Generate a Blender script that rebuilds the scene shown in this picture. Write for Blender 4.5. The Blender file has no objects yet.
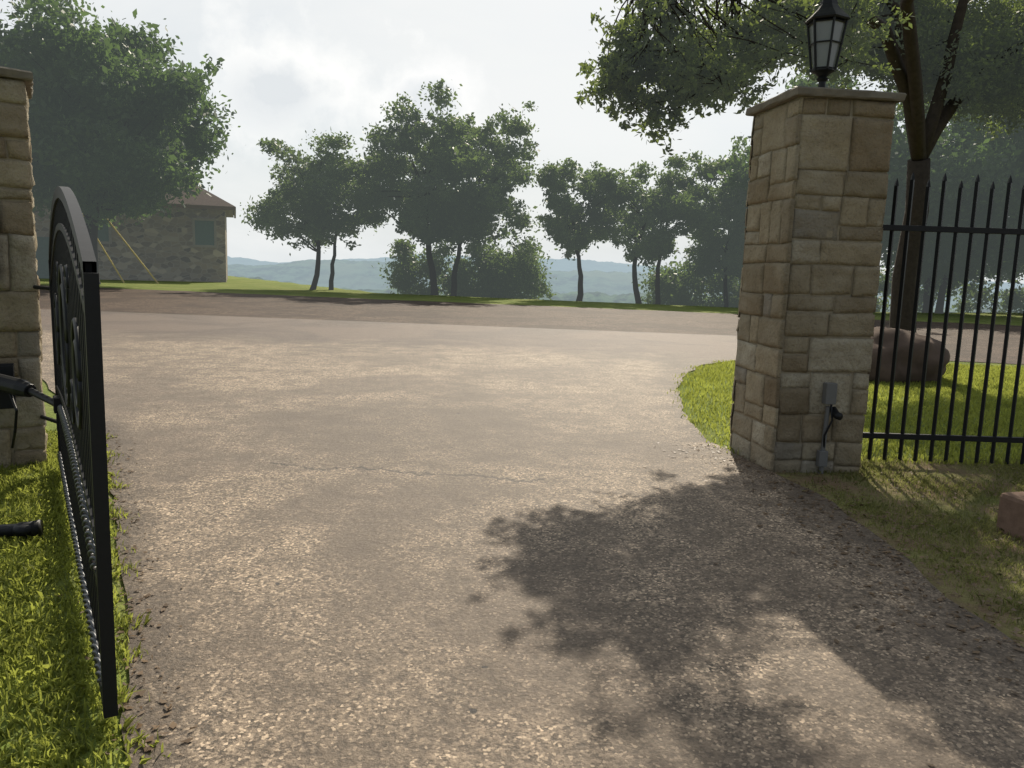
import bpy, math, random
import numpy as np
from mathutils import Vector, Matrix, noise
random.seed(7); rng=np.random.default_rng(7)
S=bpy.context.scene
S.view_settings.view_transform='Standard'; S.view_settings.look='None'; S.view_settings.exposure=0

# ---------------------------------------------------------------- materials
def new_mat(name):
    m=bpy.data.materials.new(name); m.use_nodes=True
    nt=m.node_tree; nt.nodes.clear()
    out=nt.nodes.new('ShaderNodeOutputMaterial'); return m,nt,out
def N(nt,t,**k):
    n=nt.nodes.new(t)
    for a,b in k.items(): setattr(n,a,b)
    return n
def inp(nt,n,i,v):
    s=n.inputs[i]
    if hasattr(v,'is_linked'): nt.links.new(v,s)
    else: s.default_value=v
def MATH(nt,op,a,b=0.0,c=None,clamp=False):
    n=N(nt,'ShaderNodeMath',operation=op,use_clamp=clamp); inp(nt,n,0,a); inp(nt,n,1,b)
    if c is not None: inp(nt,n,2,c)
    return n.outputs[0]
def MIX(nt,f,a,b,blend='MIX'):
    n=N(nt,'ShaderNodeMix',data_type='RGBA',blend_type=blend); inp(nt,n,0,f)
    for i,v in ((6,a),(7,b)):
        if isinstance(v,tuple) and len(v)==3: v=v+(1,)
        inp(nt,n,i,v)
    return n.outputs[2]
def RAMP(nt,f,stops):
    n=N(nt,'ShaderNodeValToRGB'); cr=n.color_ramp
    while len(cr.elements)<len(stops): cr.elements.new(.5)
    for e,(p,c) in zip(cr.elements,stops):
        e.position=p; e.color=(c+(1,)) if isinstance(c,tuple) else (c,c,c,1)
    inp(nt,n,0,f); return n.outputs[0]
def NOISE(nt,vec,scale,detail=4,rough=.55,dist=0):
    n=N(nt,'ShaderNodeTexNoise'); inp(nt,n,'Vector',vec); inp(nt,n,'Scale',scale); inp(nt,n,'Detail',detail)
    inp(nt,n,'Roughness',rough); inp(nt,n,'Distortion',dist); return n.outputs[0]
def OBJ(nt): return N(nt,'ShaderNodeTexCoord').outputs['Object']
def BSDF(nt,col,rough=.8,metal=0,spec=.5,normal=None):
    b=N(nt,'ShaderNodeBsdfPrincipled')
    if isinstance(col,tuple) and len(col)==3: col=col+(1,)
    inp(nt,b,'Base Color',col); inp(nt,b,'Roughness',rough); inp(nt,b,'Metallic',metal); inp(nt,b,'Specular IOR Level',spec)
    if normal is not None: inp(nt,b,'Normal',normal)
    return b.outputs[0]
def BUMP(nt,h,strength=.5,dist=.01,normal=None):
    b=N(nt,'ShaderNodeBump'); inp(nt,b,'Height',h); inp(nt,b,'Strength',strength); inp(nt,b,'Distance',dist)
    if normal is not None: inp(nt,b,'Normal',normal)
    return b.outputs[0]
def painted_haze(nt,sh,col,f):
    """haze painted in: emission mixed into the surface to stand for aerial perspective"""
    if f<=0: return sh
    e=N(nt,'ShaderNodeEmission'); inp(nt,e,0,col+(1,)); inp(nt,e,1,1.0)
    m=N(nt,'ShaderNodeMixShader'); inp(nt,m,0,f); inp(nt,m,1,sh); inp(nt,m,2,e.outputs[0]); return m.outputs[0]
HAZE=(.62,.70,.72)  # haze colour, glows from the materials that mix it in

def simple(name,col,rough=.6,metal=0,spec=.5,var=.15,scale=20,bump=.1,hazef=0):
    m,nt,out=new_mat(name); o=OBJ(nt)
    n=NOISE(nt,o,scale,4)
    c=MIX(nt,n,tuple(x*(1-var) for x in col),tuple(min(1,x*(1+var)) for x in col))
    sh=BSDF(nt,c,rough,metal,spec,BUMP(nt,n,bump,.01))
    nt.links.new(painted_haze(nt,sh,HAZE,hazef),out.inputs[0]); return m

def leaf_mat(name,dark,light,trans,hazef=0,tw=.45,ns=.6):
    m,nt,out=new_mat(name)
    g=N(nt,'ShaderNodeNewGeometry')
    n=NOISE(nt,g.outputs['Position'],ns,2)
    f=MATH(nt,'MULTIPLY_ADD',g.outputs['Random Per Island'],.5,MATH(nt,'MULTIPLY',RAMP(nt,n,[(.35,0.0),(.65,1.0)]),.5))
    c=MIX(nt,f,dark,light)
    t=MIX(nt,f,tuple(x*.6 for x in trans),trans)
    d=BSDF(nt,c,.5,0,.35)
    tr=N(nt,'ShaderNodeBsdfTranslucent'); inp(nt,tr,0,t)
    mx=N(nt,'ShaderNodeMixShader'); inp(nt,mx,0,tw); inp(nt,mx,1,d); inp(nt,mx,2,tr.outputs[0])
    nt.links.new(painted_haze(nt,mx.outputs[0],HAZE,hazef),out.inputs[0]); return m

ROADC=((.078,.053,.038),(.160,.112,.080),(.052,.036,.027))
def asphalt(name,c0,c1,c2,crack=False,scale=1.0,spec=.5):
    m,nt,out=new_mat(name); o=OBJ(nt)
    v=N(nt,'ShaderNodeTexVoronoi'); inp(nt,v,'Vector',o); inp(nt,v,'Scale',95*scale)
    sep=N(nt,'ShaderNodeSeparateColor'); nt.links.new(v.outputs['Color'],sep.inputs[0])
    fine=NOISE(nt,o,38*scale,4,.8)
    big=NOISE(nt,o,.42,5,.62,.5)
    mid=NOISE(nt,o,3.2,4,.65)
    c=MIX(nt,sep.outputs[0],c0,c1)
    c=MIX(nt,MATH(nt,'MULTIPLY',RAMP(nt,fine,[(.42,1.0),(.54,0.0)]),.88),c,tuple(x*.25 for x in c0))
    c=MIX(nt,RAMP(nt,sep.outputs[1],[(.84,0.0),(.96,1.0)]),c,tuple(min(1,x*1.65) for x in c1))
    c=MIX(nt,MATH(nt,'MULTIPLY',RAMP(nt,big,[(.45,0.0),(.57,1.0)]),.72),c,c2)
    c=MIX(nt,MATH(nt,'MULTIPLY',RAMP(nt,mid,[(.38,1.0),(.58,0.0)]),.55),c,tuple(x*.5 for x in c0))
    h=MATH(nt,'ADD',MATH(nt,'MULTIPLY',sep.outputs[2],.4),fine)
    s=N(nt,'ShaderNodeSeparateXYZ'); nt.links.new(o,s.inputs[0])
    X,Y=s.outputs[0],s.outputs[1]
    if crack:
        wn=NOISE(nt,o,7,2)
        def crk(x0,x1,y0,slope,w,amp,sc,seed):
            mp=N(nt,'ShaderNodeMapping'); nt.links.new(o,mp.inputs[0]); mp.inputs[1].default_value=(seed,seed*2,0); mp.inputs[3].default_value=(1,.15,1)
            nz=NOISE(nt,mp.outputs[0],sc,5,.7)
            line=MATH(nt,'ADD',MATH(nt,'MULTIPLY',MATH(nt,'SUBTRACT',nz,.5),amp),MATH(nt,'MULTIPLY_ADD',X,slope,y0))
            d=MATH(nt,'ABSOLUTE',MATH(nt,'SUBTRACT',Y,line))
            wv=MATH(nt,'MULTIPLY',MATH(nt,'SUBTRACT',wn,.25),w*4.2)
            k=MATH(nt,'SUBTRACT',1.0,MATH(nt,'DIVIDE',d,wv),clamp=True)
            a=MATH(nt,'GREATER_THAN',X,x0); b=MATH(nt,'LESS_THAN',X,x1)
            return MATH(nt,'MULTIPLY',k,MATH(nt,'MULTIPLY',a,b)),d,MATH(nt,'MULTIPLY',a,b)
        k,d1,ab=crk(-1.75,.25,5.55,-.06,.040,.9,1.6,3.1)
        px=MATH(nt,'DIVIDE',MATH(nt,'ADD',X,.75),1.9); py=MATH(nt,'DIVIDE',MATH(nt,'SUBTRACT',Y,7.2),2.5)
        dd=MATH(nt,'SQRT',MATH(nt,'ADD',MATH(nt,'MULTIPLY',px,px),MATH(nt,'MULTIPLY',py,py)))
        dd=MATH(nt,'MULTIPLY_ADD',MATH(nt,'SUBTRACT',NOISE(nt,o,1.1,5,.65),.5),2.6,dd)
        st=RAMP(nt,dd,[(.35,1.0),(1.05,0.0)])
        c=MIX(nt,MATH(nt,'MULTIPLY',st,.68),c,tuple(x*.55 for x in c0))
        c=MIX(nt,MATH(nt,'MULTIPLY',k,.95),c,(.018,.014,.011))
        ln=MATH(nt,'ADD',NOISE(nt,o,3.5,4,.65),-.5)
        eL=MATH(nt,'ADD',MATH(nt,'ADD',X,MATH(nt,'MULTIPLY_ADD',Y,.527,-.087)),MATH(nt,'MULTIPLY',ln,.45))
        eL=RAMP(nt,eL,[(.04,1.0),(.28,0.0)])
        eR=RAMP(nt,MATH(nt,'ADD',MATH(nt,'SUBTRACT',2.12,X),MATH(nt,'MULTIPLY',ln,.9)),[(.0,1.0),(.5,0.0)])
        near=MATH(nt,'LESS_THAN',Y,7.0)
        e=MATH(nt,'MULTIPLY',MATH(nt,'MAXIMUM',eL,eR),near)
        c=MIX(nt,MATH(nt,'MULTIPLY',e,.75),c,(.055,.038,.024))
        wr=RAMP(nt,MATH(nt,'ADD',MATH(nt,'SUBTRACT',MATH(nt,'MULTIPLY_ADD',Y,.14,.80),X),MATH(nt,'MULTIPLY',ln,.9)),[(.0,1.0),(.42,0.0)])
        c=MIX(nt,MATH(nt,'MULTIPLY',MATH(nt,'MULTIPLY',wr,MATH(nt,'GREATER_THAN',Y,6.9)),.65),c,(.065,.048,.032))
        wob=MATH(nt,'MULTIPLY_ADD',MATH(nt,'SUBTRACT',big,.5),1.2,X)
        tr=MATH(nt,'ABSOLUTE',MATH(nt,'SUBTRACT',MATH(nt,'ABSOLUTE',MATH(nt,'SUBTRACT',wob,.35)),.85))
        tr=RAMP(nt,tr,[(.05,1.0),(.40,0.0)])
        c=MIX(nt,MATH(nt,'MULTIPLY',tr,.30),c,tuple(x*.62 for x in c0))
        rc=MIX(nt,sep.outputs[0],ROADC[0],ROADC[1]); rc=MIX(nt,MATH(nt,'MULTIPLY',RAMP(nt,big,[(.45,0.0),(.58,1.0)]),.6),rc,ROADC[2])
        t=MATH(nt,'ADD',MATH(nt,'MULTIPLY_ADD',X,.09,Y),MATH(nt,'MULTIPLY',MATH(nt,'SUBTRACT',NOISE(nt,o,.9,5,.7),.5),5.0))
        t=MATH(nt,'DIVIDE',MATH(nt,'SUBTRACT',t,13.4),1.6,clamp=True)
        c=MIX(nt,t,c,rc)
    nrm=BUMP(nt,MATH(nt,'MULTIPLY_ADD',mid,1.5,h),1.0,.010)
    nt.links.new(BSDF(nt,c,.68,0,spec,nrm),out.inputs[0]); return m

def stone_mat(name):
    m,nt,out=new_mat(name); o=OBJ(nt)
    a=N(nt,'ShaderNodeAttribute',attribute_name='tint')
    n1=NOISE(nt,o,7,5,.65); n2=NOISE(nt,o,48,4,.7); n3=NOISE(nt,o,2.4,3)
    c=MIX(nt,MATH(nt,'MULTIPLY',RAMP(nt,n1,[(.35,0.0),(.7,1.0)]),.6),a.outputs['Color'],(.20,.160,.105))
    c=MIX(nt,MATH(nt,'MULTIPLY',RAMP(nt,n2,[(.3,1.0),(.5,0.0)]),.5),c,(.12,.095,.065))
    c=MIX(nt,MATH(nt,'MULTIPLY',RAMP(nt,n3,[(.45,0.0),(.75,1.0)]),.45),c,(.43,.385,.29))
    h=MATH(nt,'ADD',n1,MATH(nt,'MULTIPLY',n2,.45))
    nt.links.new(BSDF(nt,c,.9,0,.2,BUMP(nt,h,1.0,.03)),out.inputs[0]); return m

M_stone=stone_mat('limestone_blocks')
M_mortar=simple('mortar',(.29,.25,.18),.95,0,.1,.3,40,.5)
M_cap=simple('capstone',(.18,.16,.125),.85,0,.3,.4,12,.7)
M_black=simple('black_powder_coat',(.010,.011,.013),.5,0,.3,.2,60,.05)
M_grey=simple('grey_plastic_conduit',(.15,.15,.145),.6,0,.4,.1,30,.05)
M_galv=simple('worn_steel_trim',(.10,.105,.11),.4,.3,.5,.1,30,.05)
M_glass=simple('frosted_lamp_glass',(.20,.215,.215),.15,0,.6,.08,20,.02)
M_bark=simple('oak_bark',(.055,.045,.036),.95,0,.15,.5,14,1.0)
M_barkfar=simple('oak_bark_far',(.045,.036,.028),.95,0,.15,.4,6,.8,.06)
M_rock=simple('boulder_stone',(.11,.078,.060),.9,0,.2,.7,3.5,1.0)
M_block=simple('sandstone_block',(.19,.125,.09),.9,0,.2,.4,18,.8)
M_drive=asphalt('driveway_chipseal',(.175,.128,.086),(.45,.345,.24),(.118,.086,.060),True)
M_road=asphalt('road_asphalt',*ROADC,False,.6,.15)
M_leafN=leaf_mat('oak_leaves_near',(.030,.048,.016),(.075,.10,.028),(.25,.33,.06,1),.03,.48,1.2)
M_leafF=leaf_mat('oak_leaves_far',(.028,.046,.021),(.09,.125,.038),(.20,.29,.07,1),.075,.44,.5)
M_leafD=leaf_mat('oak_leaves_dense',(.026,.048,.020),(.08,.12,.038),(.16,.26,.06,1),.065,.42,.45)
M_grassb=leaf_mat('grass_blades',(.10,.125,.024),(.22,.24,.055),(.56,.62,.12,1),0,.5,2.5)
M_grassdry=leaf_mat('grass_blades_sparse',(.10,.115,.035),(.26,.23,.10),(.42,.45,.14,1),0,.45,2.0)
M_litter=leaf_mat('dead_leaves',(.07,.045,.025),(.2,.13,.07),(.2,.13,.06,1),0,.15,3)

def ground_mat():
    m,nt,out=new_mat('lawn_ground'); g=N(nt,'ShaderNodeNewGeometry'); p=g.outputs['Position']
    n1=NOISE(nt,p,.7,4,.6); n2=NOISE(nt,p,14,4,.75)
    c=MIX(nt,RAMP(nt,n1,[(.35,0.0),(.65,1.0)]),(.15,.21,.04),(.25,.28,.08))
    c=MIX(nt,MATH(nt,'MULTIPLY',RAMP(nt,n2,[(.42,1.0),(.6,0.0)]),.5),c,(.08,.09,.028))
    s=N(nt,'ShaderNodeSeparateXYZ'); nt.links.new(p,s.inputs[0])
    soil=MATH(nt,'MULTIPLY',MATH(nt,'LESS_THAN',s.outputs[1],6.6),MATH(nt,'GREATER_THAN',s.outputs[0],1.5))
    soilm=MATH(nt,'MULTIPLY',soil,RAMP(nt,NOISE(nt,p,2.2,4,.6),[(.35,.35),(.6,.97)]))
    c=MIX(nt,soilm,c,(.18,.13,.08))
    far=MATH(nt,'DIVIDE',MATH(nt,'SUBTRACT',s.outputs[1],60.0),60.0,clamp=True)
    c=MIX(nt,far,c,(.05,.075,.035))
    sh=BSDF(nt,c,.95,0,.15,BUMP(nt,n2,.9,.04))
    e=N(nt,'ShaderNodeEmission'); inp(nt,e,0,HAZE+(1,))  # distance haze painted onto the ground as emission
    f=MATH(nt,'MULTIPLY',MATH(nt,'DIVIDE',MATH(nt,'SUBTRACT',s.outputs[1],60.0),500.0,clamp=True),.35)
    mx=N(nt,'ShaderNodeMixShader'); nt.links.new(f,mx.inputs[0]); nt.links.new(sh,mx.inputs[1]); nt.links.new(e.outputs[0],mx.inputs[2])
    nt.links.new(mx.outputs[0],out.inputs[0]); return m
M_ground=ground_mat()
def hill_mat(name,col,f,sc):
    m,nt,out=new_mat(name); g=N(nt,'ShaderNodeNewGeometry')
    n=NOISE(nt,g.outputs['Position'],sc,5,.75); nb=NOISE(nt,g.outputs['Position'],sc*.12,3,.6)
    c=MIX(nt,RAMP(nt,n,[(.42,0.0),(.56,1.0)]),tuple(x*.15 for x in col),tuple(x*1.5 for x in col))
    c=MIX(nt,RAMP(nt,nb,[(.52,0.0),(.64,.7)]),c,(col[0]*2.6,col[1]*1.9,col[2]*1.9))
    nt.links.new(painted_haze(nt,BSDF(nt,c,.95,0,.1),(.44,.55,.61),f),out.inputs[0]); return m  # bluish haze painted into the hills as emission
# ---------------------------------------------------------------- mesh builder
class MB:
    def __init__(s): s.v=[];s.f=[];s.t=[]
    def box(s,c,size,rot=None,tint=(.3,.3,.3)):
        sx,sy,sz=[x/2 for x in size]; b=len(s.v)
        for dz in(-sz,sz):
            for dy in(-sy,sy):
                for dx in(-sx,sx):
                    p=Vector((dx,dy,dz))
                    if rot is not None: p=rot@p
                    s.v.append(tuple(Vector(c)+p))
        for f in((0,2,3,1),(4,5,7,6),(0,1,5,4),(2,6,7,3),(0,4,6,2),(1,3,7,5)):
            s.f.append(tuple(b+i for i in f)); s.t.append(tint)
    def tube(s,pts,rad,n=8,cap=True,tint=(.3,.3,.3)):
        pts=[Vector(p) for p in pts]
        if not hasattr(rad,'__len__'): rad=[rad]*len(pts)
        b=len(s.v); L=len(pts)
        up=Vector((0,0,1)); d0=(pts[1]-pts[0]).normalized()
        if abs(d0.dot(up))>.95: up=Vector((1,0,0))
        for i,p in enumerate(pts):
            d=(pts[min(i+1,L-1)]-pts[max(i-1,0)])
            d=d.normalized() if d.length>1e-9 else Vector((0,0,1))
            a=d.cross(up)
            if a.length<1e-4: a=d.orthogonal()
            a.normalize(); c=a.cross(d).normalized(); up=c
            for k in range(n):
                t=2*math.pi*k/n
                s.v.append(tuple(p+rad[i]*(math.cos(t)*a+math.sin(t)*c)))
        for i in range(L-1):
            for k in range(n):
                k2=(k+1)%n
                s.f.append((b+i*n+k,b+i*n+k2,b+(i+1)*n+k2,b+(i+1)*n+k)); s.t.append(tint)
        if cap:
            s.f.append(tuple(b+k for k in range(n))[::-1]); s.f.append(tuple(b+(L-1)*n+k for k in range(n))); s.t+= [tint]*2
    def lathe(s,c,prof,n=16,sq=False):
        b=len(s.v); c=Vector(c)
        for r,z in prof:
            for k in range(n):
                t=2*math.pi*(k+.5)/n; s.v.append(tuple(c+Vector((r*math.cos(t),r*math.sin(t),z))))
        for i in range(len(prof)-1):
            for k in range(n):
                k2=(k+1)%n; s.f.append((b+i*n+k,b+i*n+k2,b+(i+1)*n+k2,b+(i+1)*n+k)); s.t.append((.3,.3,.3))
    def obj(s,name,mat,parent=None,smooth=False,tint=False,bevel=0):
        me=bpy.data.meshes.new(name); me.from_pydata(s.v,[],s.f); me.validate(); me.update()
        o=bpy.data.objects.new(name,me); S.collection.objects.link(o)
        me.materials.append(mat)
        if tint and len(me.polygons)==len(s.t):
            a=me.color_attributes.new('tint','FLOAT_COLOR','CORNER')
            for p in me.polygons:
                for li in p.loop_indices: a.data[li].color=tuple(s.t[p.index])+(1,)
        if smooth:
            for p in me.polygons: p.use_smooth=True
        if bevel:
            m=o.modifiers.new('bevel','BEVEL'); m.width=bevel; m.segments=2; m.limit_method='ANGLE'
        if parent: o.parent=parent
        return o
def empty(name):
    e=bpy.data.objects.new(name,None); S.collection.objects.link(e); return e

def quads(name,V,k,mat,parent=None):
    n=V.shape[0]; me=bpy.data.meshes.new(name)
    me.vertices.add(n*k); me.vertices.foreach_set('co',V.reshape(-1).astype(np.float32))
    me.loops.add(n*k); me.loops.foreach_set('vertex_index',np.arange(n*k,dtype=np.int32))
    me.polygons.add(n); me.polygons.foreach_set('loop_start',np.arange(n,dtype=np.int32)*k)
    me.polygons.foreach_set('loop_total',np.full(n,k,dtype=np.int32))
    me.update(calc_edges=True); me.validate()
    o=bpy.data.objects.new(name,me); S.collection.objects.link(o); me.materials.append(mat)
    if parent: o.parent=parent
    return o
def leaves(C,size,jit=.35,aspect=.55):
    n=len(C)
    a=rng.normal(size=(n,3)); a/=np.linalg.norm(a,axis=1)[:,None]
    b=rng.normal(size=(n,3)); b-=a*(a*b).sum(1)[:,None]; b/=np.linalg.norm(b,axis=1)[:,None]
    s=size*(1+jit*rng.normal(size=n)).clip(.4,1.8)[:,None]
    a=a*s; b=b*s*aspect; V=np.stack([C-a,C-b+a*.1,C+a,C+b+a*.1],1)*1.0
    return V
def clump(center,r,n,flat=.75):
    p=rng.normal(size=(n,3))*r*.52; p[:,2]*=flat
    return p+np.array(center)
def curve_pts(a,b,n=6,sag=0,wob=.1):
    a=Vector(a);b=Vector(b);L=(b-a).length;out=[]
    o1=Vector((random.uniform(-1,1),random.uniform(-1,1),random.uniform(-1,1)))*wob*L
    for i in range(n+1):
        t=i/n; p=a.lerp(b,t)+o1*math.sin(math.pi*t); p.z+=sag*math.sin(math.pi*t)*L
        p+=Vector((random.uniform(-1,1),random.uniform(-1,1),random.uniform(-1,1)))*wob*.12*L*(1 if 0<i<n else 0)
        out.append(p)
    return out

def tree(name,x,y,h,w,crown_low,stems,nclump,nleaf,lsize,mat,bark,seed,clr=.16,lean=0,z0=0.0,tr=1.0,sep=.3,lowk=.72):
    random.seed(seed); global rng; rng=np.random.default_rng(seed)
    e=empty(name)
    mb=MB(); C=[]
    cz=(h+crown_low)/2; rz=(h-crown_low)/2; rx=w/2
    lobes=[]
    for i in range(nclump):
        while True:
            d=Vector((random.uniform(-1,1),random.uniform(-1,1),random.uniform(-1,1)))
            if .25<d.length<1: break
        d=d.normalized()*(d.length**.5)
        dn=d.normalized()
        k=.88+1.0*noise.noise(dn*2.1+Vector((seed*1.3,0,seed*.7)))+.3*noise.noise(dn*5+Vector((seed,3,0)))
        k=max(.42,min(1.14,k))
        lobes.append(Vector((x+lean+d.x*rx*k,y+d.y*rx*k,cz+d.z*rz*(k if d.z>0 else .9))))
    forks=[]
    for i in range(stems):
        a=random.uniform(0,6.28)
        sx=(i-(stems-1)/2)
        base=Vector((x+sx*sep*2+random.uniform(-.1,.1),y+.3*math.sin(a),z0-.35))
        top=Vector((x+sx*w*.17+lean*.6+random.uniform(-.3,.3),y+math.sin(a)*.8,crown_low+rz*random.uniform(.35,.8)))
        r=.036*h**.8*random.uniform(.85,1.1)/(1 if stems==1 else 1.15)*tr
        pts=curve_pts(base,top,8,0,.09)
        rad=[r*(1.35 if j==0 else 1)*(1-.6*j/8) for j in range(9)]
        mb.tube(pts,rad,8)
        for j in(4,6,8): forks.append((pts[j],rad[j]))
    for c in lobes:
        f,r=min(forks,key=lambda q:(q[0]-c).length+random.random()*1.0+(2 if q[0].z>c.z+.4 else 0))
        pts=curve_pts(f,c,5,.05,.14)
        mb.tube(pts,[max(.008,min(r*.5,.055)*(1-.85*j/5)) for j in range(6)],5,False)
        R=clr*w*random.uniform(.6,1.2)*.5+.2
        C.append(clump(c,R,int(nleaf*random.uniform(.5,1.4)),.62))
        for _ in range(4):
            m=f.lerp(c,random.uniform(.6,1.1))+Vector((random.uniform(-1,1),random.uniform(-1,1),random.uniform(-.6,.9)))*R*1.2
            C.append(clump(m,R*.42,int(nleaf*.16),.8))
    mb.obj('trunk_and_limbs',bark,e,True)
    C=np.concatenate(C); C=C[C[:,2]>crown_low*lowk+.1]
    quads('leaf_crown',leaves(C,lsize),4,mat,e)
    return e
# ---------------------------------------------------------------- ground
def crest(x):
    return 36-.22*x+max(0,-x-6)*1.3 if x<14 else 32.9+(x-14)*.5
def gz(x,y):
    c=crest(x)
    if y<c: return 0.0
    d=y-c
    return -min(45,.16*d*min(1,d/8)) 
ys=list(np.arange(-30,24,3))+list(np.arange(24,80,.8))+list(np.arange(80,160,6))+list(np.arange(160,400,25))+list(np.arange(400,1200,100))+[1500,2500,4000,6000]
xs=[-6000,-3000,-1500,-800,-400,-250,-160,-110]+list(np.arange(-80,81,2.0))+[110,160,250,400,800,1500,3000,6000]
mb=MB()
for yy in ys:
    for xx in xs:
        mb.v.append((float(xx),float(yy),gz(max(-80,min(80,xx)),yy)))
nx=len(xs)
for j in range(len(ys)-1):
    for i in range(nx-1):
        a=j*nx+i; mb.f.append((a,a+1,a+nx+1,a+nx)); mb.t.append((0,0,0))
mb.obj('ground',M_ground,None,True)

def sheet(name,poly,z,mat,jit=.03,step=.25,low=3):
    pts=[]
    for i in range(len(poly)):
        a=Vector(poly[i]+(0,)); b=Vector(poly[(i+1)%len(poly)]+(0,)); n=max(1,min(200,int((b-a).length/step)))
        nn=(b-a).normalized().cross(Vector((0,0,1)))
        for k in range(n):
            p=a.lerp(b,k/n)
            p+=nn*jit*(noise.noise(p*3.0)*1.5+noise.noise(p*.5)*low+noise.noise(p*11)*.8)
            pts.append((p.x,p.y,z))
    mb=MB(); mb.v=pts; mb.f=[tuple(range(len(pts)))]; mb.t=[(0,0,0)]
    return mb.obj(name,mat)
sheet('road',[(-70,15.7+7.7),(-20,17.9),(-8.4,16.42),(-2,15.7),(3.4,14.3),(8,14.85),(30,12.4),(70,8),(70,16.6),(16.5,27.3),(0,30.6),(-17.2,34),(-30,36.6),(-70,44)],.010,M_road,.12,.4)
sheet('driveway',[(2.35,-4),(2.2,2.5),(2.12,3.6),(2.1,5.4),(1.9,6.2),(1.72,7.0),(1.8,8.2),(2.05,9.8),(2.45,11.4),(3.05,12.8),(4.2,14.0),(6.2,14.9),(6.4,18.8),(-13,20.6),(-14,17.6),(-10.5,15.6),(-7,11.5),(-5.0,8.6),(-3.6,6.9),(-2.65,5.2),(-1.91,3.79),(-1.06,2.17),(-.55,1.1),(-.5,-4)],.015,M_drive,.03)

# ---------------------------------------------------------------- grass
def blades(name,pts,hmin,hmax,wd,mat,lean=.6,z0=0.0):
    n=len(pts); ang=rng.random(n)*2*math.pi; h=hmin+(hmax-hmin)*rng.random(n)
    base=np.stack([pts[:,0],pts[:,1],np.full(n,z0)],1)
    side=np.stack([np.cos(ang),np.sin(ang),np.zeros(n)],1)*wd
    la=rng.random(n)*2*math.pi; l=(rng.random(n)**.7*lean)*h
    ld=np.stack([np.cos(la)*l,np.sin(la)*l,np.zeros(n)],1)
    mid=base+ld*.4+np.stack([0*h,0*h,h*.6],1); tip=base+ld*1.25+np.stack([0*h,0*h,h*(1-.25*(l/h))],1)
    V=np.stack([base-side*.5,base+side*.5,mid+side*.45,tip,mid-side*.45],1)
    return quads(name,V,5,mat)
def left_edge(y):
    return np.interp(y,[-4,1.1,2.17,3.79,5.2,6.9,8.6,11.5,15.6],[-.5,-.55,-1.06,-1.91,-2.65,-3.6,-5,-7,-10.5])
def right_edge(y):
    return np.interp(y,[-4,2.5,3.6,5.4,6.2,7,8.2,9.8,11.4,12.8,14,14.9],[2.35,2.2,2.12,2.1,1.9,1.72,1.8,2.05,2.45,3.05,4.2,6.2])
n=120000
P=np.stack([rng.random(n)*-3.6-.5,1.3+rng.random(n)*5.2],1)
e=left_edge(P[:,1])+.04*np.sin(P[:,1]*9)+.05*np.sin(P[:,1]*23)+.04*rng.normal(size=n)-.03
P=P[P[:,0]<e]
P=P[P[:,0]>-1.15*P[:,1]]
k=np.array([noise.noise(Vector((p[0]*3.3,p[1]*3.3,3)))+.85 for p in P]); P=P[rng.random(len(P))<k]
blades('lawn_grass',P,.02,.068,.0075,M_grassb,.9)
n=70000
P=np.stack([2.0+rng.random(n)*3.2,2.4+rng.random(n)*4.2],1)
P=P[P[:,0]>right_edge(P[:,1])+.06*rng.normal(size=len(P))+.1]
k=np.array([noise.noise(Vector((p[0]*1.3,p[1]*1.3,3)))+.45+.3*noise.noise(Vector((p[0]*6,p[1]*6,1))) for p in P]); P=P[rng.random(len(P))<k.clip(.05,1)*1.1]
blades('sparse_grass',P,.012,.045,.0055,M_grassdry,1.0)
n=120000
P=np.stack([1.7+rng.random(n)**.8*9.5,6.4+rng.random(n)*8.4],1)
P=P[(P[:,0]>right_edge(P[:,1])+.07*rng.normal(size=len(P))+.05*np.sin(P[:,1]*7))&(P[:,1]<15.5-.11*P[:,0]-.6)]
blades('lawn_grass',P,.02,.065,.011,M_grassb)
n=2400
yy=2.2+rng.random(n)*4.6; right=rng.random(n)<.75
xx=np.where(right,right_edge(yy)+rng.normal(size=n)*.28+.02,left_edge(yy)+rng.normal(size=n)*.09)
ex=np.stack([2.0+rng.random(900)*3,2.5+rng.random(900)*4],1)
C=np.concatenate([np.stack([xx,yy,np.full(n,.022)],1),np.concatenate([ex,np.full((900,1),.02)],1)])
V=leaves(C,.017); V[:,:,2]=.018+np.abs(V[:,:,2]-.02)*.5
quads('fallen_leaves',V,4,M_litter)

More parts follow.
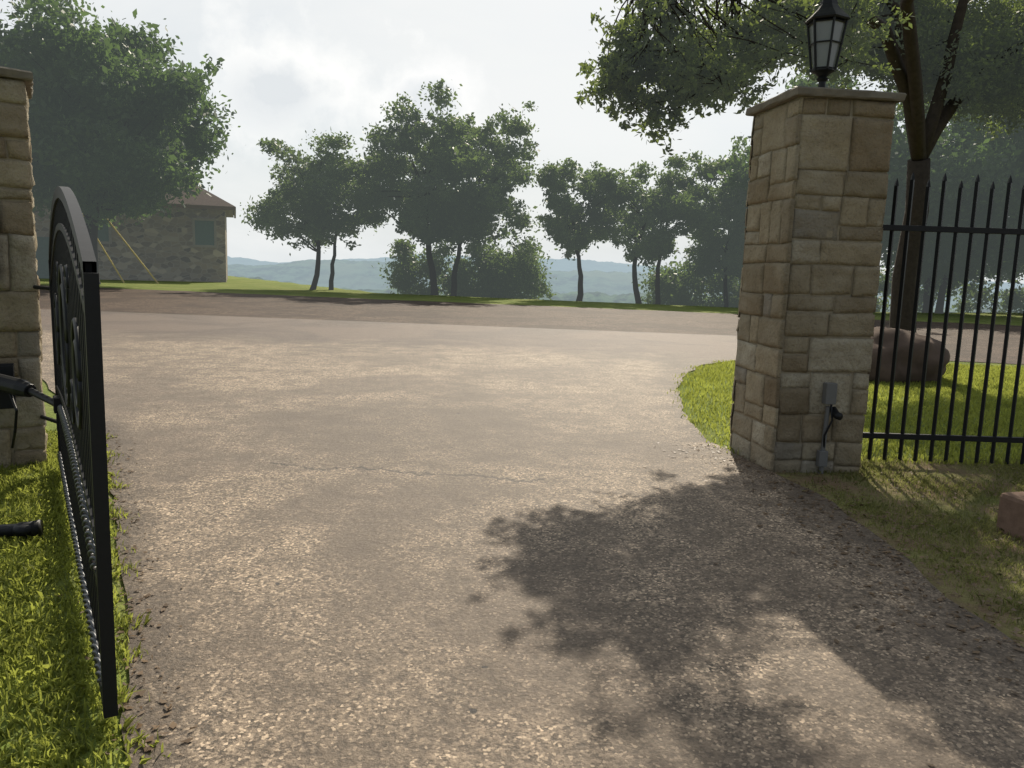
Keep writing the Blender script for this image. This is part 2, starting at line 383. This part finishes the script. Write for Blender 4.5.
# ---------------------------------------------------------------- stone pillars
def rough_block(mb,o,U,Vv,Nn,w,h,t,tint):
    nu=max(4,int(w/.025)); nv=max(4,int(h/.025)); b=len(mb.v); sd=random.random()*50
    prot=t+random.uniform(-.012,.008); tu=random.uniform(-.04,.04); tv=random.uniform(-.04,.04)
    cj=[(random.uniform(-.008,.008),random.uniform(-.008,.008)) for _ in range(4)]
    for j in range(nv+1):
        for i in range(nu+1):
            fu=i/nu; fv=j/nv; u=fu*w; v=fv*h
            e=min(min(u,w-u),min(v,h-v)); k=min(1,e/.014)
            d=prot*(.72+.28*math.sqrt(k))+k*(.013*noise.noise(Vector((u*11+sd,v*11,sd)))+.008*noise.noise(Vector((u*30+sd,v*30,sd)))+tu*(fu-.5)*.4+tv*(fv-.5)*.4)
            ju=sum(c[0]*q for c,q in zip(cj,((1-fu)*(1-fv),fu*(1-fv),(1-fu)*fv,fu*fv)))+.005*noise.noise(Vector((u*16,v*16+sd,4)))
            jv=sum(c[1]*q for c,q in zip(cj,((1-fu)*(1-fv),fu*(1-fv),(1-fu)*fv,fu*fv)))+.005*noise.noise(Vector((u*16,v*16+sd,9)))
            p=o+U*(u+ju)+Vv*(v+jv)+Nn*d; mb.v.append(tuple(p))
    for j in range(nv):
        for i in range(nu):
            a=b+j*(nu+1)+i; mb.f.append((a,a+1,a+nu+2,a+nu+1)); mb.t.append(tint)
    ring=[b+i for i in range(nu+1)]+[b+j*(nu+1)+nu for j in range(1,nv+1)]+[b+nv*(nu+1)+i for i in range(nu-1,-1,-1)]+[b+j*(nu+1) for j in range(nv-1,0,-1)]
    c=len(mb.v)
    for r in ring:
        p=Vector(mb.v[r]); q=p-Nn*((p-o).dot(Nn)); mb.v.append(tuple(q))
    L=len(ring)
    for i in range(L):
        mb.f.append((ring[i],c+i,c+(i+1)%L,ring[(i+1)%L])); mb.t.append(tint)
def stone_color():
    r=random.random()
    if r<.42: c=(.35,.295,.20)
    elif r<.62: c=(.28,.225,.145)
    elif r<.80: c=(.43,.385,.29)
    elif r<.9: c=(.27,.245,.20)
    else: c=(.24,.185,.115)
    k=random.uniform(.78,1.15); return tuple(x*k for x in c)
def pillar(name,corner,w,d,rot,H,seed):
    random.seed(seed); e=empty(name)
    R=Matrix.Rotation(rot,3,'Z'); X=R@Vector((1,0,0)); Y=R@Vector((0,1,0)); Z=Vector((0,0,1))
    c0=Vector(corner+(0,)); t=.032; ctr=c0+X*w/2+Y*d/2
    core=MB(); core.box(ctr+Z*(H/2-.05),(w-2*t+.028,d-2*t+.028,H+.1),R.to_3x3()); core.obj('mortar_core',M_mortar,e)
    mb=MB(); g=.0045
    sides=[(c0+X*t+Y*t,X,-Y,w-2*t),(c0+X*(w-t)+Y*t,Y,X,d-2*t),(c0+X*(w-t)+Y*(d-t),-X,Y,w-2*t),(c0+X*t+Y*(d-t),-Y,-X,d-2*t)]
    def blk(o,U,Nn,u,z,ww,hh): rough_block(mb,o+U*(u+g)+Z*(z+g),U,Z,Nn,ww-2*g,hh-2*g,t,stone_color())
    for o,U,Nn,L in sides:
        z=-.04
        while z<H-.01:
            h=random.choice([.13,.18,.22,.27,.32,.38])
            if H-z-h<.12: h=H-z
            u=0; LL=L+t-.002
            while u<LL-.001:
                ww=random.uniform(.15,.42)
                if LL-u-ww<.13: ww=LL-u
                rr=random.random()
                if h>.24 and rr<.6:
                    hs=h*random.choice([.32,.4,.5,.62,.68])
                    blk(o,U,Nn,u,z,ww,hs)
                    if ww>.3 and random.random()<.5:
                        q=ww*random.uniform(.36,.62); blk(o,U,Nn,u,z+hs,q,h-hs); blk(o,U,Nn,u+q,z+hs,ww-q,h-hs)
                    else: blk(o,U,Nn,u,z+hs,ww,h-hs)
                else: blk(o,U,Nn,u,z,ww,h)
                u+=ww
            z+=h
    mb.obj('stone_blocks',M_stone,e,True,True)
    cap=MB(); ov=.03; th=.06; nn=22
    for lev,(z,k) in enumerate([(H+.002,0),(H+.012,.008),(H+th-.012,.010),(H+th,0)]):
        for s in range(4):
            for i in range(nn):
                f=i/nn
                Q=[(-ov,-ov),(w+ov,-ov),(w+ov,d+ov),(-ov,d+ov)]; P0=Q[s]; P1=Q[(s+1)%4]
                px=P0[0]+(P1[0]-P0[0])*f; py=P0[1]+(P1[1]-P0[1])*f
                q=c0+X*px+Y*py; dr=(q-ctr).normalized()
                q+=dr*(k+.013*noise.noise(Vector((px*11,py*11,lev*.9+seed)))); q.z=z+.006*noise.noise(Vector((px*7,py*7,seed)))
                cap.v.append(tuple(q))
    m=4*nn
    for l in range(3):
        for i in range(m): cap.f.append((l*m+i,l*m+(i+1)%m,(l+1)*m+(i+1)%m,(l+1)*m+i)); cap.t.append((0,0,0))
    cap.f.append(tuple(range(m))[::-1]); cap.f.append(tuple(3*m+i for i in range(m))); cap.t+=[(0,0,0)]*2
    cap.obj('cap_slab',M_cap,e)
    return e,R,c0,X,Y
rp=pillar('stone_gate_pillar',(1.975,5.95),.75,.80,math.radians(8),2.75,12)
R31=math.radians(31)
w=.75
cx=-3.25-math.cos(R31)*w; cy=5.5-math.sin(R31)*w
lp=pillar('stone_gate_pillar',(cx,cy),w,.75,R31,2.60,5)

# ---------------------------------------------------------------- lantern
e=empty('pillar_lantern'); L=Vector((2.28,6.38,2.815))
mb=MB()
mb.lathe(L,[(.001,0),(.085,0),(.085,.02),(.05,.035),(.03,.06),(.026,.13),(.045,.15),(.03,.165),(.055,.19),(.085,.205),(.085,.215),(.001,.216)],20)
mb.lathe(L+Vector((0,0,.56)),[(.155,0),(.165,.012),(.15,.03),(.09,.085),(.065,.12),(.06,.15),(.035,.17),(.018,.2),(.028,.215),(.016,.235),(.002,.25)],6)
mb.lathe(L+Vector((0,0,.56)),[(.155,0),(.001,.001)],6)
for k in range(6):
    t=2*math.pi*(k+.5)/6
    mb.tube([L+Vector((.085*math.cos(t),.085*math.sin(t),.21)),L+Vector((.14*math.cos(t),.14*math.sin(t),.56))],.009,6)
for r,z in((.088,.22),(.137,.545),(.118,.40)):
    mb.tube([L+Vector((r*math.cos(2*math.pi*(k+.5)/6),r*math.sin(2*math.pi*(k+.5)/6),z)) for k in range(7)],.006,5)
mb.obj('lantern_frame',M_black,e)
mb=MB(); mb.lathe(L,[(.076,.222),(.128,.55)],6); mb.obj('glass_panes',M_glass,e)

# ---------------------------------------------------------------- wrought iron fence
e=empty('iron_fence'); mb=MB(); x0,x1=2.74,9.5
for z in(.22,1.88): mb.box(((x0+x1)/2,6.42,z),(x1-x0,.034,.045))
mb.obj('rails',M_black,e,bevel=.003)
mb=MB(); i=0; x=x0+.07
while x<x1:
    top=2.20 if i%2 else 2.25; tx=random.uniform(-.004,.004)
    mb.tube([(x,6.42,.02),(x+tx,6.42,top)],.0175,4)
    mb.lathe(Vector((x+tx,6.42,top)),[(.0175,0),(.012,.03),(.001,.06)],4)
    x+=.125; i+=1
mb.obj('pickets',M_black,e)
mb=MB(); mb.box((5.2,6.42,1.1),(.065,.065,2.3)); mb.box((7.7,6.42,1.1),(.065,.065,2.3)); mb.obj('posts',M_black,e)

# ---------------------------------------------------------------- swing gate
e=empty('iron_swing_gate')
A=Vector((-3.03,5.30,0)); B=Vector((-1.205,2.30,0)); D=(B-A); GL=D.length; D.normalize(); Nn=Vector((D.y,-D.x,0))
RZ=Matrix.Rotation(math.atan2(D.y,D.x),3,'Z')
def gp(s,z,off=0): return A+D*(s*GL)+Nn*off+Vector((0,0,z))
def topz(s): return 1.43+.33*math.sin(math.pi*min(1,max(0,s)))**.9
mb=MB()
for s in (0.006,.994):
    mb.box(gp(s,(.08+1.44)/2),(.04,.04,1.36),RZ)
def band(mb,fz,hh,th,s0=.012,s1=.988,n=40,off=0):
    for i in range(n):
        a=s0+(s1-s0)*i/n; b=s0+(s1-s0)*(i+1)/n
        p=[gp(a,fz(a)-hh/2,off-th/2),gp(a,fz(a)-hh/2,off+th/2),gp(a,fz(a)+hh/2,off+th/2),gp(a,fz(a)+hh/2,off-th/2),gp(b,fz(b)-hh/2,off-th/2),gp(b,fz(b)-hh/2,off+th/2),gp(b,fz(b)+hh/2,off+th/2),gp(b,fz(b)+hh/2,off-th/2)]
        k=len(mb.v); mb.v+= [tuple(q) for q in p]
        for f in((0,4,5,1),(1,5,6,2),(2,6,7,3),(3,7,4,0)): mb.f.append(tuple(k+j for j in f)); mb.t.append((0,0,0))
band(mb,topz,.05,.036)
band(mb,lambda s:topz(s)-.15,.03,.03)
band(mb,lambda s:.11,.05,.036)
band(mb,lambda s:.60+.09*math.sin(math.pi*s),.03,.03)
band(mb,lambda s:.46+.09*math.sin(math.pi*s),.03,.03)
mb.obj('frame_and_rails',M_black,e)
mb=MB(); n=35
for i in range(1,n):
    s=i/n; zt=topz(s)
    mb.box(gp(s,(.12+zt)/2),(.018,.018,zt-.12),RZ)
mb.obj('pickets',M_black,e)
mb=MB()
for base,amp,r in((.53,.09,.017),(.16,.0,.012),):
    for ph in(0,math.pi):
        pts=[gp(i/420,base+amp*math.sin(math.pi*i/420)+r*math.sin(i*.5+ph),.018+ r*.6*math.cos(i*.5+ph)) for i in range(8,412)]
        mb.tube(pts,.006,5)
mb.obj('twisted_trim',M_galv,e,True)
mb=MB()
for s,z,r in((.5,1.1,.33),(.5,1.1,.24),(.22,1.05,.2),(.78,1.05,.2),(.22,1.05,.12),(.78,1.05,.12)):
    mb.tube([gp(s+r*math.cos(t*math.pi/14)/GL,z+r*math.sin(t*math.pi/14),.010) for t in range(29)],.010,6)
def scroll(s,z,r,flip):
    mb.tube([gp(s+flip*r*(1-t/34)*math.cos(t*.36)/GL,z+r*(1-t/34)*math.sin(t*.36),.010) for t in range(30)],.008,5)
for s in(.36,.64): 
    scroll(s,.85,.12,1 if s<.5 else -1); scroll(s,1.35,.10,-1 if s<.5 else 1)
mb.obj('circular_scrollwork',M_black,e,True)
mb=MB()
for z in(.35,1.25):
    mb.tube([gp(-.008,z),Vector((-3.27,5.50,z))],.014,8); mb.tube([gp(-.012,z-.06),gp(-.012,z+.06)],.022,10)
mb.obj('hinges',M_black,e)
e=empty('gate_operator'); mb=MB()
RL=lp[1]
mb.box(Vector((-3.38,5.28,.66)),(.12,.14,.16),RL); mb.box(Vector((-3.40,5.24,.60)),(.2,.05,.3),RL)
mb.tube([Vector((-3.36,5.12,.66)),Vector((-3.08,4.98,.64)),Vector((-3.0,4.94,.63))],[.055,.055,.042],12)
mb.tube([Vector((-3.0,4.94,.63)),gp(.2,.60,.03)],.022,8)
mb.box(gp(.2,.60,.02),(.12,.06,.09),RZ)
mb.tube([Vector((-3.2,5.05,.60)),Vector((-3.1,4.95,.5)),Vector((-3.15,5.0,.35)),Vector((-3.3,5.2,.2))],.010,6)
mb.obj('actuator',M_black,e,bevel=.006)
e2=empty('gate_keypad'); mb=MB()
mb.box(Vector((-3.475,5.30,1.53)),(.16,.07,.50),RL); mb.obj('keypad_housing',M_black,e2,bevel=.012)
mb=MB(); mb.box(Vector((-3.455,5.262,1.6)),(.1,.012,.14),RL); mb.obj('keypad_face',M_grey,e2,bevel=.003)

e=empty('landscape_spotlight'); mb=MB(); p=Vector((-2.50,4.0,0))
mb.tube([p,p+Vector((0,0,.05))],.012,8)
mb.lathe(p+Vector((0,0,.045)),[(.001,0),(.05,0),(.06,.03),(.045,.05),(.001,.052)],14)
mb.tube([p+Vector((-.16,-.03,.06)),p+Vector((-.02,0,.065)),p+Vector((.07,.02,.07))],[.035,.032,.045],12)
mb.obj('spotlight_body',M_black,e,True)

e=empty('electrical_conduit'); X=rp[3];Yv=rp[4];c0=rp[2]
def fp(u,z,off): 
    q=c0+X*u-Yv*off; q.z=z; return q
mb=MB(); mb.tube([fp(.40,-.05,.03),fp(.40,.18,.03),fp(.41,.52,.03)],.018,10)
mb.box(fp(.395,.12,.035),(.07,.05,.12),rp[1]); mb.box(fp(.41,.62,.035),(.085,.06,.16),rp[1])
mb.obj('conduit_box',M_grey,e,bevel=.004)
mb=MB(); mb.tube([fp(.45,.5,.03),fp(.455,.46,.09),fp(.46,.46,.12)],.028,12)
mb.tube([fp(.42,.55,.05),fp(.43,.42,.07),fp(.39,.30,.05),fp(.40,.2,.04)],.008,6); mb.obj('photo_eye',M_black,e,True)

# ---------------------------------------------------------------- boulder, block
def rock(name,c,size,seed,mat,sub=4):
    import bmesh
    bm=bmesh.new(); bmesh.ops.create_icosphere(bm,subdivisions=sub,radius=1)
    for v in bm.verts:
        p=v.co.copy(); k=1+.22*noise.noise(p*1.0+Vector((seed,0,0)))+.13*noise.noise(p*2.3+Vector((0,seed,0)))+.05*noise.noise(p*7)
        p*=k; p.z=max(-.5,p.z)
        v.co=Vector((p.x*size[0],p.y*size[1],p.z*size[2]))
    me=bpy.data.meshes.new(name); bm.to_mesh(me); bm.free(); o=bpy.data.objects.new(name,me); S.collection.objects.link(o)
    o.location=c; me.materials.append(mat)
    for p in me.polygons: p.use_smooth=True
    return o
rock('boulder',(5.6,11.9,.24),(.78,.6,.50),4.3,M_rock)
rock('boulder',(5.0,12.3,.15),(.5,.4,.35),9.3,M_rock)
mb=MB(); Rb=Matrix.Rotation(.25,3,'Z'); mb.box((3.15,4.62,.10),(.32,.3,.28),Rb)
o=mb.obj('sandstone_edging_block',M_block,None,bevel=.03)

# ---------------------------------------------------------------- stone house (local frame: origin = right front corner)
e=empty('stone_house')
def house_wall_mat():
    m,nt,out=new_mat('house_stone'); o=OBJ(nt)
    mp=N(nt,'ShaderNodeMapping'); nt.links.new(o,mp.inputs[0]); mp.inputs[3].default_value=(1,1,1.7)
    v=N(nt,'ShaderNodeTexVoronoi'); nt.links.new(mp.outputs[0],v.inputs['Vector']); v.inputs['Scale'].default_value=2.4
    v2=N(nt,'ShaderNodeTexVoronoi',feature='DISTANCE_TO_EDGE'); nt.links.new(mp.outputs[0],v2.inputs['Vector']); v2.inputs['Scale'].default_value=2.4
    s=N(nt,'ShaderNodeSeparateColor'); nt.links.new(v.outputs['Color'],s.inputs[0])
    c=RAMP(nt,s.outputs[0],[(0.0,(.11,.09,.07)),(.4,(.28,.22,.155)),(.7,(.19,.155,.12)),(1.0,(.45,.38,.29))])
    c=MIX(nt,RAMP(nt,v2.outputs[0],[(.0,1.0),(.07,0.0)]),c,(.32,.28,.22))
    nt.links.new(painted_haze(nt,BSDF(nt,c,.9,0,.2),HAZE,.07),out.inputs[0]); return m
M_hw=house_wall_mat(); M_roof=simple('roof_shingles',(.11,.078,.058),.9,0,.2,.4,8,.5,.06)
M_fascia=simple('roof_fascia',(.17,.12,.085),.7,0,.3,.1,8,.1,.06); M_sh=simple('green_shutter',(.08,.13,.11),.7,0,.3,.2,8,.1,.07); M_trim=simple('window_trim',(.25,.225,.18),.7,0,.3,.1,8,.1,.07)
hx0,hx1,hy0,hy1,hz=-15.,0.,0.,9.,4.15
mb=MB(); mb.box(((hx0+hx1)/2,(hy0+hy1)/2,hz/2-.5),(hx1-hx0,hy1-hy0,hz+1)); mb.obj('walls',M_hw,e)
mb=MB(); ov=.6; rz=hz+3.1
mb.v=[(hx0-ov,hy0-ov,hz+.1),(hx1+ov,hy0-ov,hz+.1),(hx1+ov,hy1+ov,hz+.1),(hx0-ov,hy1+ov,hz+.1),(hx0+4.5,(hy0+hy1)/2,rz),(hx1-4.5,(hy0+hy1)/2,rz)]
mb.f=[(0,1,5,4),(1,2,5),(2,3,4,5),(3,0,4)]; mb.t=[(0,0,0)]*4; mb.obj('hip_roof',M_roof,e)
mb=MB(); mb.box(((hx0+hx1)/2,hy0-ov+.06,hz),(hx1-hx0+2*ov,.12,.2)); mb.box((hx1+ov-.06,(hy0+hy1)/2,hz),(.12,hy1-hy0+2*ov-.26,.2)); mb.box(((hx0+hx1)/2,(hy0+hy1)/2,hz-.02),(hx1-hx0+2*ov-.3,hy1-hy0+2*ov-.3,.08)); mb.obj('fascia_and_soffit',M_fascia,e)
for wx in(-1.1,-6.5,-12):
    mb=MB(); mb.box((wx,hy0-.05,2.75),(1.0,.1,1.35)); mb.obj('window_shutter',M_sh,e)
    mb=MB()
    for dx in(-.57,.57): mb.box((wx+dx,hy0-.06,2.75),(.12,.14,1.35))
    for dz in(-.74,.74): mb.box((wx,hy0-.07,2.75+dz),(1.26,.16,.13))
    mb.obj('window_frame',M_trim,e)
mb=MB(); mb.box((-9.2,hy0-.05,1.1),(1.1,.1,2.2)); mb.obj('door',M_sh,e)
e.location=(-16.6,46.5,0); e.rotation_euler=(0,0,math.radians(19))

M_pole=simple('pole_wood',(.12,.09,.07),.9,0,.2,.2,10,.3,.05); M_yel=simple('yellow_guard',(.62,.46,.10),.6,0,.4,.1,10,.1,.05); M_wire=simple('wire',(.04,.04,.04),.6,0,.4,.1,10,.1,.1)
e=empty('utility_pole'); mb=MB(); mb.tube([(-24.5,40,-.3),(-24.5,40,9.6)],[.17,.11],10); mb.box((-24.5,40,9.0),(2.2,.12,.14)); mb.obj('pole',M_pole,e)
mb=MB(); mw=MB()
for bx,by in((-18.2,41.3),(-19.8,41.0)):
    a=Vector((bx,by,-.05)); b=Vector((-24.5,40,8.8)); mw.tube([a,b],.014,5); mb.tube([a,a.lerp(b,.42)],.04,6)
for k in(-1,0,1):
    a=Vector((-24.5+k,40,9.1)); b=Vector((-50+k,20,11)); mw.tube([a.lerp(b,t/12)-Vector((0,0,1.2*math.sin(math.pi*t/12))) for t in range(13)],.02,5)
mb.obj('guy_guards',M_yel,e); mw.obj('wires',M_wire,e)

# ---------------------------------------------------------------- trees
tree('live_oak_tree',-19.8,38,11.6,9.6,2.9,2,170,420,.13,M_leafD,M_barkfar,21,.2)
def ft(x,y,h,w,cl,st,nc,nl,seed,clr,lean=0,tr=1.0,sep=.35,ls=.085):
    q=gz(x,y); tree('live_oak_tree',x,y,h+q,w,cl+q*.5,st,nc,nl,ls,M_leafF,M_barkfar,seed,clr,lean,q,tr,sep)
ft(-9.5,39.6,7.0,6.0,2.0,2,58,330,22,.155,0,1.05,.4)
ft(-3.4,39.6,9.0,7.8,1.9,2,104,400,33,.13,0,.95,.5,.09)
ft(3.0,38.4,6.7,4.1,2.1,1,36,300,24,.17,-.3,1.05)
ft(6.3,38.0,6.7,5.1,2.0,2,50,320,25,.16,.2,1.05,.4)
ft(10.3,38.2,7.4,4.9,1.4,2,56,380,26,.19)
for i,(x,y,h,w_) in enumerate([(13.6,35,9.2,6.9),(18.2,35,10,8),(23.5,34.5,10.2,8.8),(29,35,10.4,9)]):
    tree('live_oak_tree',x,y,h,w_,1.0,2,90,380,.11,M_leafD,M_barkfar,40+i,.22)
random.seed(9); rng=np.random.default_rng(9); C=[]
for (xa,xb,y,hh,nn) in [(-6.0,1.6,42,3.7,80),(6.8,11,39.5,2.7,50),(10,36,38.5,4.0,150),(-2.2,.6,40.5,3.6,20)]:
    for _ in range(nn):
        x=random.uniform(xa,xb); c=(x,y+random.uniform(-1,1),gz(x,y)+random.uniform(.1,1)*hh*(.8+.8*noise.noise(Vector((x*.7,2,2)))))
        C.append(clump(c,random.uniform(.4,.8),280,.8))
quads('crest_brush',leaves(np.concatenate(C),.09),4,M_leafF)

# big live oak beside the gate : trunk behind the fence, boughs reach over the lane
random.seed(77); rng=np.random.default_rng(77)
e=empty('live_oak_tree'); mb=MB()
tr=[Vector(p) for p in((6.75,13.9,-.1),(6.7,13.85,.4),(6.6,13.8,1.5),(6.65,13.7,2.6),(6.5,13.5,3.4))]
mb.tube(tr,[.32,.22,.19,.18,.17],12)
f0=tr[-1]; forks=[]
def limb(pts,r0,r1):
    P=[]
    for i in range(len(pts)-1): P+=curve_pts(pts[i],pts[i+1],4,.02,.05)[:-1]
    P.append(Vector(pts[-1])); n=len(P); mb.tube(P,[r0+(r1-r0)*i/(n-1) for i in range(n)],8)
    for i,p in enumerate(P):
        if i>2: forks.append((p,r0+(r1-r0)*i/(n-1)))
limb([f0,(5.2,12.2,5.0),(3.6,10.6,5.3),(2.3,9.2,4.9),(1.2,8.4,4.3)],.12,.012)
limb([f0,(5.2,11.6,5.2),(4.4,9.8,5.4),(3.4,8.2,5.4),(2.6,6.4,5.3)],.11,.015)
limb([f0,(7.4,14.4,4.8),(8.0,15.2,5.8)],.12,.03)
limb([f0,(7.6,13.8,5.0),(9.4,13.8,5.9)],.12,.03)
limb([f0,(5.9,13.4,5.6),(5.4,14.2,6.9)],.12,.03)
limb([f0,(6.8,13.2,5.8),(7.2,13.2,7.5)],.12,.03)
zl=lambda x: np.interp(x,[.5,.9,1.4,1.9,2.4,3.2,4.0,5.0,6.5],[3.9,3.4,3.0,3.3,3.6,3.85,3.6,3.3,3.2])
C=[]
def twig(c,R,nl):
    f,r=min(forks,key=lambda q:(q[0]-c).length)
    mb.tube(curve_pts(f,c,5,.05,.14),[min(r*.5,.018)*(1-.8*j/5)+.003 for j in range(6)],5,False)
    C.append(clump(c,R,nl,.7))
    for _ in range(5):
        d=Vector((random.uniform(-1,1),random.uniform(-1,1),random.uniform(-.8,.5)))*R*1.4
        mb.tube([c,c+d],[.005,.002],4,False); C.append(clump(c+d,R*.35,int(nl*.16),.8))
def addc(x,z,Y,R,nl):
    k=Y/9.; twig(Vector((x*k,Y,1.5+(z-1.5)*k)),R,nl)
for _ in range(34):
    x=random.uniform(.95,1.8); lo=zl(x); addc(x,lo+random.uniform(.05,.9+(x-.9)),random.uniform(7.4,8.6),random.uniform(.13,.24),random.randint(80,150))
for _ in range(72):
    x=1.8+1.7*random.random(); lo=zl(x); z=lo+abs(random.gauss(0,.5)); Y=random.uniform(7.4,10.2)
    addc(x,z,Y,random.uniform(.16,.30),random.randint(110,190))
for _ in range(100):
    x=random.uniform(3.2,6.4); addc(x,zl(x)+.1+abs(random.gauss(0,.6)),random.uniform(13.5,16.5),random.uniform(.35,.65),360)
# boughs above the frame, added to shade the near part of the lane
for _ in range(64):
    twig(Vector((random.uniform(1.3,3.7),random.uniform(5.2,8.0),random.uniform(4.5,5.9))),random.uniform(.17,.32),random.randint(110,190))
for x,z in((.9,3.4),(1.05,3.6),(1.0,3.95),(1.3,3.25),(1.5,3.0),(1.6,3.2),(1.9,3.4)): addc(x,z,8.0,.18,100)
mb.obj('trunk_and_boughs',M_bark,e,True)
C=np.concatenate(C)
quads('leaf_crown',leaves(C,.031,.3,.5),4,M_leafN,e)
far=C[C[:,1]>12.5]; far=far+rng.normal(size=far.shape)*.08
quads('leaf_crown_rear',leaves(far,.045,.3,.5),4,M_leafN,e)

# ---------------------------------------------------------------- distant hills
def ridge(name,y,base,top,amp,seed,mat,fr,tree=1.0):
    mb=MB(); n=700; W=y*1.3
    for j in range(12):
        for i in range(n+1):
            x=-W+2*W*i/n; t=j/11
            hgt=top+amp*(1.3*noise.noise(Vector((x*fr,seed,0)))+.5*noise.noise(Vector((x*fr*3.3,seed,1))))+tree*(noise.noise(Vector((x*.12,seed,0)))+noise.noise(Vector((x*.4,seed,5)))*.6)
            z=base+(hgt-base)*math.sin(t*math.pi/2)+amp*.12*noise.noise(Vector((x*fr*25,t*9,seed)))
            mb.v.append((x,y+t*y*.25,z))
    for j in range(11):
        for i in range(n): a=j*(n+1)+i; mb.f.append((a,a+1,a+n+2,a+n+1)); mb.t.append((0,0,0))
    return mb.obj(name,mat,None,True)
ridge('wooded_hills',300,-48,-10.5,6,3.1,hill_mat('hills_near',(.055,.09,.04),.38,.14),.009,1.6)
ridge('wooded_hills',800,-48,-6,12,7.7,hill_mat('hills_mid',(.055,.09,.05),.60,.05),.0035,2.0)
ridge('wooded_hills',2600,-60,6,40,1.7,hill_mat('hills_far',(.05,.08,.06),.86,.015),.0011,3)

# ---------------------------------------------------------------- light + sky
EL=math.radians(40); AZ=math.radians(10)
W=bpy.data.worlds.new('World'); S.world=W; W.use_nodes=True; nt=W.node_tree; nt.nodes.clear()
out=N(nt,'ShaderNodeOutputWorld'); bg=N(nt,'ShaderNodeBackground'); nt.links.new(bg.outputs[0],out.inputs[0])
sky=N(nt,'ShaderNodeTexSky',sky_type='NISHITA'); sky.sun_disc=False; sky.sun_elevation=EL; sky.sun_rotation=AZ; sky.dust_density=2.0; sky.air_density=1.0
tc=N(nt,'ShaderNodeTexCoord').outputs['Generated']
mp=N(nt,'ShaderNodeMapping'); nt.links.new(tc,mp.inputs[0]); mp.inputs[3].default_value=(1,1,2.6)
cl=NOISE(nt,mp.outputs[0],3.2,6,.58,.3)
cm=RAMP(nt,cl,[(.40,0.0),(.62,1.0)])
base=MIX(nt,.70,sky.outputs[0],(7.0,7.6,8.0))
sx=N(nt,'ShaderNodeSeparateXYZ'); nt.links.new(tc,sx.inputs[0])
hz_=RAMP(nt,sx.outputs[2],[(.0,1.0),(.16,0.0)])
c=MIX(nt,MATH(nt,'MULTIPLY',hz_,.8),base,(7.3,7.9,8.2))
def puff(px,py,pz,r,col,amt,c,nzk=2.4,sc=14):
    d=Vector((px,py,pz)).normalized()
    vm=N(nt,'ShaderNodeVectorMath',operation='DISTANCE'); 
    m2=N(nt,'ShaderNodeVectorMath',operation='MULTIPLY'); nt.links.new(tc,m2.inputs[0]); m2.inputs[1].default_value=(1,1,1.7)
    nt.links.new(m2.outputs[0],vm.inputs[0]); vm.inputs[1].default_value=(d.x,d.y,d.z*1.7)
    nz=NOISE(nt,tc,sc,6,.6)
    dd=MATH(nt,'ADD',MATH(nt,'DIVIDE',vm.outputs['Value'],r),MATH(nt,'MULTIPLY',MATH(nt,'SUBTRACT',nz,.5),nzk))
    k=RAMP(nt,dd,[(.3,1.0),(1.0,0.0)])
    return MIX(nt,MATH(nt,'MULTIPLY',k,amt),c,col)
c=puff(-250,720,380,.9,(9.6,9.6,9.3),.6,c,.6,3)
c=MIX(nt,MATH(nt,'MULTIPLY',cm,.6),c,(9.3,9.4,9.3))
c=puff(-215,837,172,.13,(10.4,10.4,10.2),.9,c); c=puff(-236,836,160,.068,(7.4,7.8,8.1),.85,c)
c=puff(-85,836,165,.09,(10.2,10.2,10.1),.85,c); c=puff(-95,836,158,.045,(7.7,8.1,8.4),.75,c)
bk=RAMP(nt,MATH(nt,'MULTIPLY_ADD',sx.outputs[1],.5,.5),[(.30,(.48,.50,.54)),(.62,(1.0,1.0,1.0))])
c=MIX(nt,1.0,c,bk,'MULTIPLY')
nt.links.new(c,bg.inputs[0]); bg.inputs[1].default_value=.1
sd=bpy.data.lights.new('sun','SUN'); sd.energy=5.0; sd.angle=math.radians(.6); sd.color=(1,.90,.74)
so=bpy.data.objects.new('sun',sd); S.collection.objects.link(so)
dv=Vector((math.sin(AZ)*math.cos(EL),math.cos(AZ)*math.cos(EL),math.sin(EL)))
so.rotation_euler=dv.to_track_quat('Z','Y').to_euler()

# ---------------------------------------------------------------- camera
cd=bpy.data.cameras.new('camera'); cam=bpy.data.objects.new('camera',cd); S.collection.objects.link(cam)
th=math.atan(119/804); r=math.radians(1.8)
Rr=Vector((1,0,0)); U=Vector((0,math.sin(th),math.cos(th))); F=Vector((0,math.cos(th),-math.sin(th)))
cr=Rr*math.cos(r)+U*math.sin(r); cu=-Rr*math.sin(r)+U*math.cos(r)
Mx=Matrix((cr,cu,-F)).transposed().to_4x4(); Mx.translation=(0,0,1.5); cam.matrix_world=Mx
cd.sensor_width=36; cd.lens=36*804/1024; cd.clip_end=20000; cd.clip_start=.05
S.camera=cam
